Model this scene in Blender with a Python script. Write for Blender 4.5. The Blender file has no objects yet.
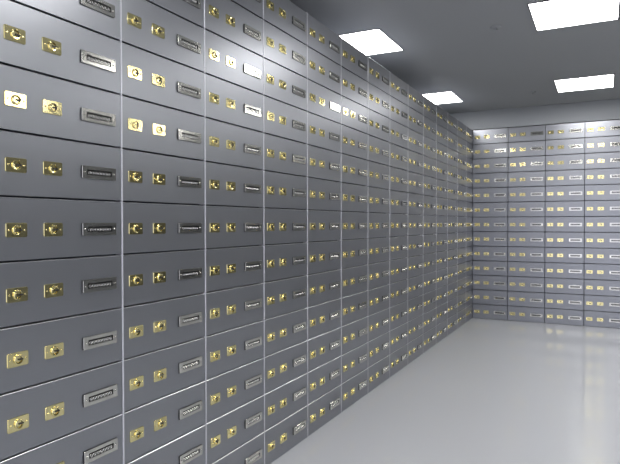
import bpy, bmesh, math
from mathutils import Matrix, Vector

S = bpy.context.scene
COL = S.collection

# ------------------------------------------------------------------ camera
F, YAW, PIT, ROL = 572.60957, 0.47341, -0.01502, -0.00135
fw = Vector((-math.sin(YAW)*math.cos(PIT), math.cos(YAW)*math.cos(PIT), math.sin(PIT)))
rt = Vector((math.cos(YAW), math.sin(YAW), 0)); up = rt.cross(fw)
r2 = rt*math.cos(ROL) + up*math.sin(ROL); u2 = -rt*math.sin(ROL) + up*math.cos(ROL)
cd = bpy.data.cameras.new('camera'); cam = bpy.data.objects.new('camera', cd); COL.objects.link(cam)
cd.sensor_width = 36; cd.lens = 36*F/620; cd.clip_start = 0.05
M = Matrix((r2, u2, -fw)).transposed().to_4x4(); M.translation = Vector((1.61251, -8.17393, 1.31574))
cam.matrix_world = M
S.camera = cam

# ------------------------------------------------------------------ world, exposure
wd = bpy.data.worlds.new('world'); S.world = wd; wd.use_nodes = True
wd.node_tree.nodes['Background'].inputs[0].default_value = (0.86, 0.87, 1.0, 1)
wd.node_tree.nodes['Background'].inputs[1].default_value = 1.8      # added light through the unseen opening behind the viewer, to brighten the back bank
S.view_settings.view_transform = 'Standard'; S.view_settings.look = 'None'
S.view_settings.gamma = 1; S.view_settings.exposure = 0.0
S.view_settings.use_curve_mapping = False
PANEL = 20.0          # radiance of the ceiling light diffusers
S.cycles.max_bounces = 10; S.cycles.diffuse_bounces = 6; S.cycles.glossy_bounces = 6

# ------------------------------------------------------------------ materials
def mat(name, base, rough, metal=0.0, noise=None, emit=None, bump=None, spec=None):
    m = bpy.data.materials.new(name); m.use_nodes = True
    nt = m.node_tree; b = nt.nodes['Principled BSDF']
    b.inputs['Base Color'].default_value = (*base, 1)
    b.inputs['Roughness'].default_value = rough
    b.inputs['Metallic'].default_value = metal
    if spec is not None: b.inputs['Specular IOR Level'].default_value = spec
    if emit:
        b.inputs['Emission Color'].default_value = (1, .99, .98, 1)
        b.inputs['Emission Strength'].default_value = emit
    if noise or bump:
        tc = nt.nodes.new('ShaderNodeTexCoord'); n = nt.nodes.new('ShaderNodeTexNoise')
        nt.links.new(tc.outputs['Object'], n.inputs['Vector'])
        n.inputs['Scale'].default_value = (noise or bump)[0]; n.inputs['Detail'].default_value = 4
        if noise:
            mr = nt.nodes.new('ShaderNodeMapRange')
            mr.inputs['To Min'].default_value = rough - noise[1]; mr.inputs['To Max'].default_value = rough + noise[1]
            nt.links.new(n.outputs['Fac'], mr.inputs['Value']); nt.links.new(mr.outputs['Result'], b.inputs['Roughness'])
        if bump:
            bp = nt.nodes.new('ShaderNodeBump'); bp.inputs['Strength'].default_value = bump[1]; bp.inputs['Distance'].default_value = .002
            nt.links.new(n.outputs['Fac'], bp.inputs['Height']); nt.links.new(bp.outputs['Normal'], b.inputs['Normal'])
    return m

STEEL = mat('door_steel', (.270, .279, .300), .33, .84, spec=.8, noise=(14, .02))
EDGE = mat('highlight_door_edge', (.80, .81, .84), .34, 1.0, noise=(40, .03))  # brighter copy of the door steel; paints the highlight on left door tops
STRIP = mat('bright_seam_strip', (.55, .55, .59), .32, .3, noise=(40, .03))
BODY = mat('body_steel', (.06, .065, .08), .5, .3, noise=(10, .02))
BRASS = mat('brass', (.75, .67, .35), .14, 1.0, noise=(60, .03))
NICKEL = mat('nickel', (.60, .595, .55), .15, 1.0, noise=(60, .03))
DARK = mat('slot_black', (.012, .012, .012), .5, 0, noise=(30, .05))
FLOOR = mat('floor_resin', (.455, .465, .485), .10, 0, noise=(3, .02), spec=.9)
PAINT = mat('grey_wall_paint', (.30, .315, .33), .6, 0, bump=(120, .05))
CEIL = mat('grey_ceiling_paint', (.32, .33, .34), .7, 0, bump=(90, .05))
WHITE = mat('white_wall_paint', (.88, .88, .92), .6, 0, bump=(120, .05))
DARKPAINT = mat('charcoal_wall_paint', (.10, .105, .115), .6, 0, bump=(120, .05))
TRIM = mat('light_trim', (.25, .25, .26), .4, .5, noise=(20, .02))
LAMP = mat('light_diffuser', (.9, .9, .9), .5, 0, emit=PANEL)

# ------------------------------------------------------------------ mesh helpers
def obj(name, bm, mats, parent=None, smooth=False, ang=35):
    me = bpy.data.meshes.new(name); bm.normal_update(); bm.to_mesh(me); bm.free()
    for m in (mats if isinstance(mats, (list, tuple)) else [mats]): me.materials.append(m)
    if smooth:
        for p in me.polygons: p.use_smooth = True
        try: me.set_sharp_from_angle(angle=math.radians(ang))
        except Exception: pass
    o = bpy.data.objects.new(name, me); COL.objects.link(o)
    if parent: o.parent = parent
    return o

def box(bm, x0, x1, y0, y1, z0, z1, mi=0, bev=0, seg=2):
    r = bmesh.ops.create_cube(bm, size=1)
    vs = r['verts']
    for v in vs:
        v.co = Vector((x0 + (v.co.x+.5)*(x1-x0), y0 + (v.co.y+.5)*(y1-y0), z0 + (v.co.z+.5)*(z1-z0)))
    fs = {f for v in vs for f in v.link_faces}
    for f in fs: f.material_index = mi
    if bev:
        es = list({e for v in vs for e in v.link_edges})
        bmesh.ops.bevel(bm, geom=es, offset=bev, segments=seg, profile=.5, affect='EDGES')

def rrect(w, h, r, n=5):
    pts = []
    for cx, cz, a0 in ((w/2-r, h/2-r, 0), (-w/2+r, h/2-r, 90), (-w/2+r, -h/2+r, 180), (w/2-r, -h/2+r, 270)):
        for i in range(n+1):
            a = math.radians(a0 + 90*i/n); pts.append((cx + r*math.cos(a), cz + r*math.sin(a)))
    return pts

def loft(bm, rings, mi=0, cap=True):
    """rings: list of (list of (x,z), y); neighbours are bridged, the last is capped"""
    prev = None
    for pts, y in rings:
        vs = [bm.verts.new((x, y, z)) for x, z in pts]
        if prev:
            n = len(vs)
            for i in range(n):
                f = bm.faces.new((prev[i], prev[(i+1) % n], vs[(i+1) % n], vs[i])); f.material_index = mi
        prev = vs
    if cap:
        f = bm.faces.new(prev); f.material_index = mi
    return prev

def circ(cx, cz, r, n=24, sx=1, sz=1):
    return [(cx + sx*r*math.cos(2*math.pi*i/n), cz + sz*r*math.sin(2*math.pi*i/n)) for i in range(n)]

def fix(bm):
    bmesh.ops.recalc_face_normals(bm, faces=bm.faces[:])

def tag(o, label, cat, group=None):
    o['label'] = label; o['category'] = cat
    if group: o['group'] = group
    return o

def struct(name, bm, m):
    o = obj(name, bm, m); o['kind'] = 'structure'; return o

# ------------------------------------------------------------------ the room
H = .2; NR = 13; W = .50598; WB = .46509; YB = -.0941; ZC = 2.85594; TOP = NR*H
XL, XR, YF = -.90, 13*WB + .005, -8.9
DEPTH = .55
def slab(name, m, *a):
    bm = bmesh.new(); box(bm, *a); return struct(name, bm, m)
slab('floor', FLOOR, XL, XR, YF, YB+.75, -.1, 0)
slab('ceiling', CEIL, XL, XR, YF, YB+.75, ZC, ZC+.1)
slab('wall_left', PAINT, XL-.1, XL, YF, YB+.75, -.1, ZC+.1)
slab('wall_right', DARKPAINT, XR, XR+.1, YF, YB+.75, -.1, ZC+.1)
bm = bmesh.new()                            # unseen wall behind the viewer; opening added to let world light in
box(bm, XL, .1, YF-.1, YF, -.1, ZC+.1); box(bm, 3.3, XR, YF-.1, YF, -.1, ZC+.1); box(bm, .1, 3.3, YF-.1, YF, 2.65, ZC+.1)
struct('wall_front', bm, WHITE)
slab('wall_back', PAINT, XL, XR, YB+.62, YB+.75, -.1, ZC)
slab('wall_back_soffit', PAINT, XL, XR, YB+.004, YB+.62, TOP+.006, ZC)

# ------------------------------------------------------------------ ceiling lights
def make_light():
    r = bpy.data.objects.new('ceiling_light', None); COL.objects.link(r)
    hx, hy, t = .281, .308, .012
    bm = bmesh.new()
    for a in ((-hx-t, hx+t, -hy-t, -hy), (-hx-t, hx+t, hy, hy+t), (-hx-t, -hx, -hy, hy), (hx, hx+t, -hy, hy)):
        box(bm, *a, -.006, 0, bev=.001, seg=1)
    obj('frame', bm, TRIM, r)
    bm = bmesh.new(); box(bm, -hx, hx, -hy, hy, -.0012, 0)
    obj('diffuser', bm, LAMP, r)
    return r
def copy_tree(o, parent=None):
    c = o.copy(); COL.objects.link(c)
    if parent: c.parent = parent
    for ch in list(o.children): copy_tree(ch, c)
    return c
LX = [-.261, 1.418, 3.097, 4.776]; LY = [-1.141, -3.562, -5.983, -8.404]
DIST = ['in the row nearest the back wall', 'in the second row from the back wall', 'in the third row from the back wall', 'in the row above the viewer']
SIDE = ['over the left cabinets', 'right of the aisle middle', 'well right of the aisle', 'near the right wall']
light0 = make_light(); first = True
for j, y in enumerate(LY):
    for i, x in enumerate(LX):
        o = light0 if first else copy_tree(light0); first = False
        o.location = (x, y, ZC)
        if i < 2 and j < 2:
            lab = [['white square ceiling light cut off by the left cabinet tops, farther of two',
                    'white square ceiling light half hidden by the left cabinet tops, nearer of two'],
                   ['white ceiling light at right, smaller one close to the back wall',
                    'large white ceiling light at the top right edge of the photo']][i][j]
        else: lab = 'square ceiling light %s, %s' % (SIDE[i], DIST[j])
        tag(o, lab, 'ceiling light', 'square ceiling lights')

# small round ceiling fittings
def lathe(bm, prof, n=28, mi=0):
    prev = None
    for r, z in prof:
        if r < 1e-6:
            c = bm.verts.new((0, 0, z))
            for i in range(n):
                f = bm.faces.new((prev[i], prev[(i+1) % n], c)); f.material_index = mi
            return
        vs = [bm.verts.new((r*math.cos(2*math.pi*i/n), r*math.sin(2*math.pi*i/n), z)) for i in range(n)]
        if prev:
            for i in range(n):
                f = bm.faces.new((prev[i], prev[(i+1) % n], vs[(i+1) % n], vs[i])); f.material_index = mi
        prev = vs
r = bpy.data.objects.new('ceiling_sprinkler', None); COL.objects.link(r)
bm = bmesh.new(); lathe(bm, [(.045, 0), (.045, -.003), (.032, -.010), (.018, -.012), (0, -.012)]); fix(bm)
obj('cover_plate', bm, CEIL, r, smooth=True)
bm = bmesh.new(); lathe(bm, [(.009, -.011), (.009, -.022), (.016, -.024), (.016, -.027), (.004, -.030), (0, -.030)]); fix(bm)
obj('nozzle', bm, CEIL, r, smooth=True)
r.location = (.8535, -3.484, ZC)
tag(r, 'small round grey ceiling fitting left of the large top right light', 'sprinkler', 'small round ceiling fittings')
q = copy_tree(r); q.location = (.863, -.972, ZC); q.scale = (.8, .8, .8)
tag(q, 'smaller round grey ceiling fitting left of the far right light', 'sprinkler', 'small round ceiling fittings')

# ------------------------------------------------------------------ deposit cabinets
PW, PH = .073, .0445
def lock_plate_mesh():
    bm = bmesh.new()
    loft(bm, [(rrect(PW, PH, .005), 0), (rrect(PW, PH, .005), -.0028), (rrect(PW-.0018, PH-.0018, .0042), -.004)])
    # lock cylinder: raised ring, groove and plug
    loft(bm, [(circ(0, 0, r_), y) for r_, y in ((.0150, -.0038), (.0150, -.0075), (.0138, -.0092), (.0112, -.0088), (.0102, -.0030), (.0095, -.0030), (.0090, -.0058), (.0084, -.0062))])
    for s in (-1, 1):                       # round screw heads
        loft(bm, [(circ(s*.0268, 0, r_, 12), y) for r_, y in ((.0032, -.0038), (.0031, -.0052), (.0020, -.0062), (.0006, -.0064))])
    fix(bm)
    box(bm, -.0010, .0140, -.0094, -.0028, -.0024, .0024, mi=1)     # keyway, open to the right
    box(bm, -.0092, .0092, -.0034, -.0029, -.0092, .0092, mi=1)
    return bm
NW, NH = .154, .0445
def number_plate_mesh():
    bm = bmesh.new()
    sw, sh = .112, .0190
    T = .0066
    loft(bm, [(rrect(NW, NH, .0025, 3), 0), (rrect(NW, NH, .0025, 3), -T+.0009)], mi=1, cap=False)   # plate sides coloured dark for the shading of its thickness
    loft(bm, [(rrect(NW, NH, .0025, 3), -T+.0009), (rrect(NW-.0014, NH-.0014, .0018, 3), -T),
              (rrect(sw+.0008, sh+.0008, .0012, 3), -T)], cap=False)
    loft(bm, [(rrect(sw+.0008, sh+.0008, .0012, 3), -T), (rrect(sw, sh, .0012, 3), -T+.0004), (rrect(sw, sh, .0012, 3), -.0008)], mi=1, cap=False)  # slot walls blackened to hold the shade inside the recess
    for s in (-1, 1):
        loft(bm, [(circ(s*.0665, 0, r_, 12), y) for r_, y in ((.0030, -T+.0001), (.0029, -T-.0011), (.0018, -T-.0018), (.0005, -T-.0020))])
    fix(bm)
    box(bm, -sw/2, sw/2, -.0010, -.0002, -sh/2, sh/2, mi=1)
    for i in range(7):                       # row of round metal number drums
        cx = -.045 + .015*i
        n, m_ = 18, 6; vs = []
        for a in range(n):
            A = 2*math.pi*a/n
            vs.append([bm.verts.new((cx + (.0046 + .0021*math.cos(2*math.pi*b/m_))*math.cos(A), -.0040 + .0021*math.sin(2*math.pi*b/m_),
                                     -.0016 + (.0056 + .0021*math.cos(2*math.pi*b/m_))*math.sin(A))) for b in range(m_)])
        for a in range(n):
            for b in range(m_):
                bm.faces.new((vs[a][b], vs[(a+1) % n][b], vs[(a+1) % n][(b+1) % m_], vs[a][(b+1) % m_]))
    return bm

GAP = .0062; BEV = .0019; TW = .0068
def door_mesh(x0, x1, g):
    """slab with a rounded top edge, separate material for its painted highlight, and crisp other edges"""
    bm = bmesh.new()
    z0, z1, yb_ = g/2, H-g/2, .030
    prof = [(yb_, z0), (.0004, z0), (0, z0+.0004)]
    prof += [(BEV - BEV*math.cos(math.radians(a)), z1 - BEV + BEV*math.sin(math.radians(a))) for a in (0, 90)]
    prof += [(yb_, z1)]
    A = [bm.verts.new((x0, y, z)) for y, z in prof]; B = [bm.verts.new((x1, y, z)) for y, z in prof]
    n = len(prof)
    for i in range(n):
        f = bm.faces.new((A[i], B[i], B[(i+1) % n], A[(i+1) % n]))
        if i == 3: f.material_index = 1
    bm.faces.new(A); bm.faces.new(B[::-1])
    fix(bm)
    return bm
def make_cabinet(w, bright_seams):
    r = bpy.data.objects.new('safe_deposit_cabinet', None); COL.objects.link(r)
    bm = bmesh.new()
    box(bm, .0006, w-.0006, .030, DEPTH, 0, TOP, bev=.002, seg=1)
    obj('body', bm, BODY, r)
    g = GAP if bright_seams else .0085; g0 = g1 = g/2
    if bright_seams:                                # pale upright strip put in so the seam to the column before reads bright
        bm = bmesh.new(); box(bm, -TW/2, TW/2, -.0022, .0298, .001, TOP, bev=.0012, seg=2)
        obj('seam_strip', bm, STRIP, r)
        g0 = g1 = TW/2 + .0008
    door = lock = numb = None
    for k in range(NR):
        if door is None: d = door = obj('box_door', door_mesh(g0, w-g1, g), [STEEL, EDGE if bright_seams else STEEL], r)
        else:
            d = door.copy(); COL.objects.link(d); d.parent = r
        d.location = (0, 0, k*H)
        for fx in (.136, .398):
            if lock is None: p = lock = bpy.data.objects.new('lock_plate', LOCK)
            else: p = lock.copy()
            COL.objects.link(p); p.parent = d; p.location = (fx*w, 0, .0965)
        if numb is None: p = numb = bpy.data.objects.new('number_plate', NUMB)
        else: p = numb.copy()
        COL.objects.link(p); p.parent = d; p.location = (.780*w, 0, .0965)
    return r
o = obj('lock_plate', lock_plate_mesh(), [BRASS, DARK], smooth=True, ang=22); LOCK = o.data; bpy.data.objects.remove(o)
o = obj('number_plate', number_plate_mesh(), [NICKEL, DARK], smooth=True, ang=22); NUMB = o.data; bpy.data.objects.remove(o)

ORD = ['first', 'second', 'third', 'fourth', 'fifth', 'sixth', 'seventh', 'eighth', 'ninth', 'tenth', 'eleventh', 'twelfth', 'thirteenth', 'fourteenth', 'fifteenth', 'sixteenth']
GL = 'deposit box cabinets along the left wall'; GB = 'deposit box cabinets along the back wall'
base = None
for k in range(-2, 14):                     # k = 0 is the leftmost column in view, 13 touches the corner
    if k == 13: c = make_cabinet(W + YB - .002, True)
    elif base is None: c = base = make_cabinet(W, True)
    else: c = copy_tree(base)
    c.location = (0, -(14-k)*W, 0); c.rotation_euler = (0, 0, math.pi/2)
    if k == 13: lab = 'narrow grey deposit box column of the left bank, in the far corner'
    elif k < 0: lab = 'grey deposit box column of the left bank, %s beyond the photo\'s left edge' % ORD[-k-1]
    elif k == 0: lab = 'largest grey deposit box column, at the left edge of the photo'
    elif k < 7: lab = 'grey deposit box column of the left bank, %s from the photo\'s left edge' % ORD[k]
    else: lab = 'grey deposit box column of the left bank, %s counting back from the corner' % ORD[13-k]
    tag(c, lab, 'cabinet', GL)
base = None
for k in range(13):
    c = base = make_cabinet(WB, False) if base is None else copy_tree(base)
    c.location = (k*WB + .002, YB, 0)
    if k == 0: lab = 'pale grey deposit box column of the back bank, in the corner'
    elif k < 4: lab = 'pale grey deposit box column of the back bank, %s from the corner' % ORD[k]
    else: lab = 'pale grey deposit box column of the back bank beyond the photo, %s from the corner' % ORD[k]
    tag(c, lab, 'cabinet', GB)
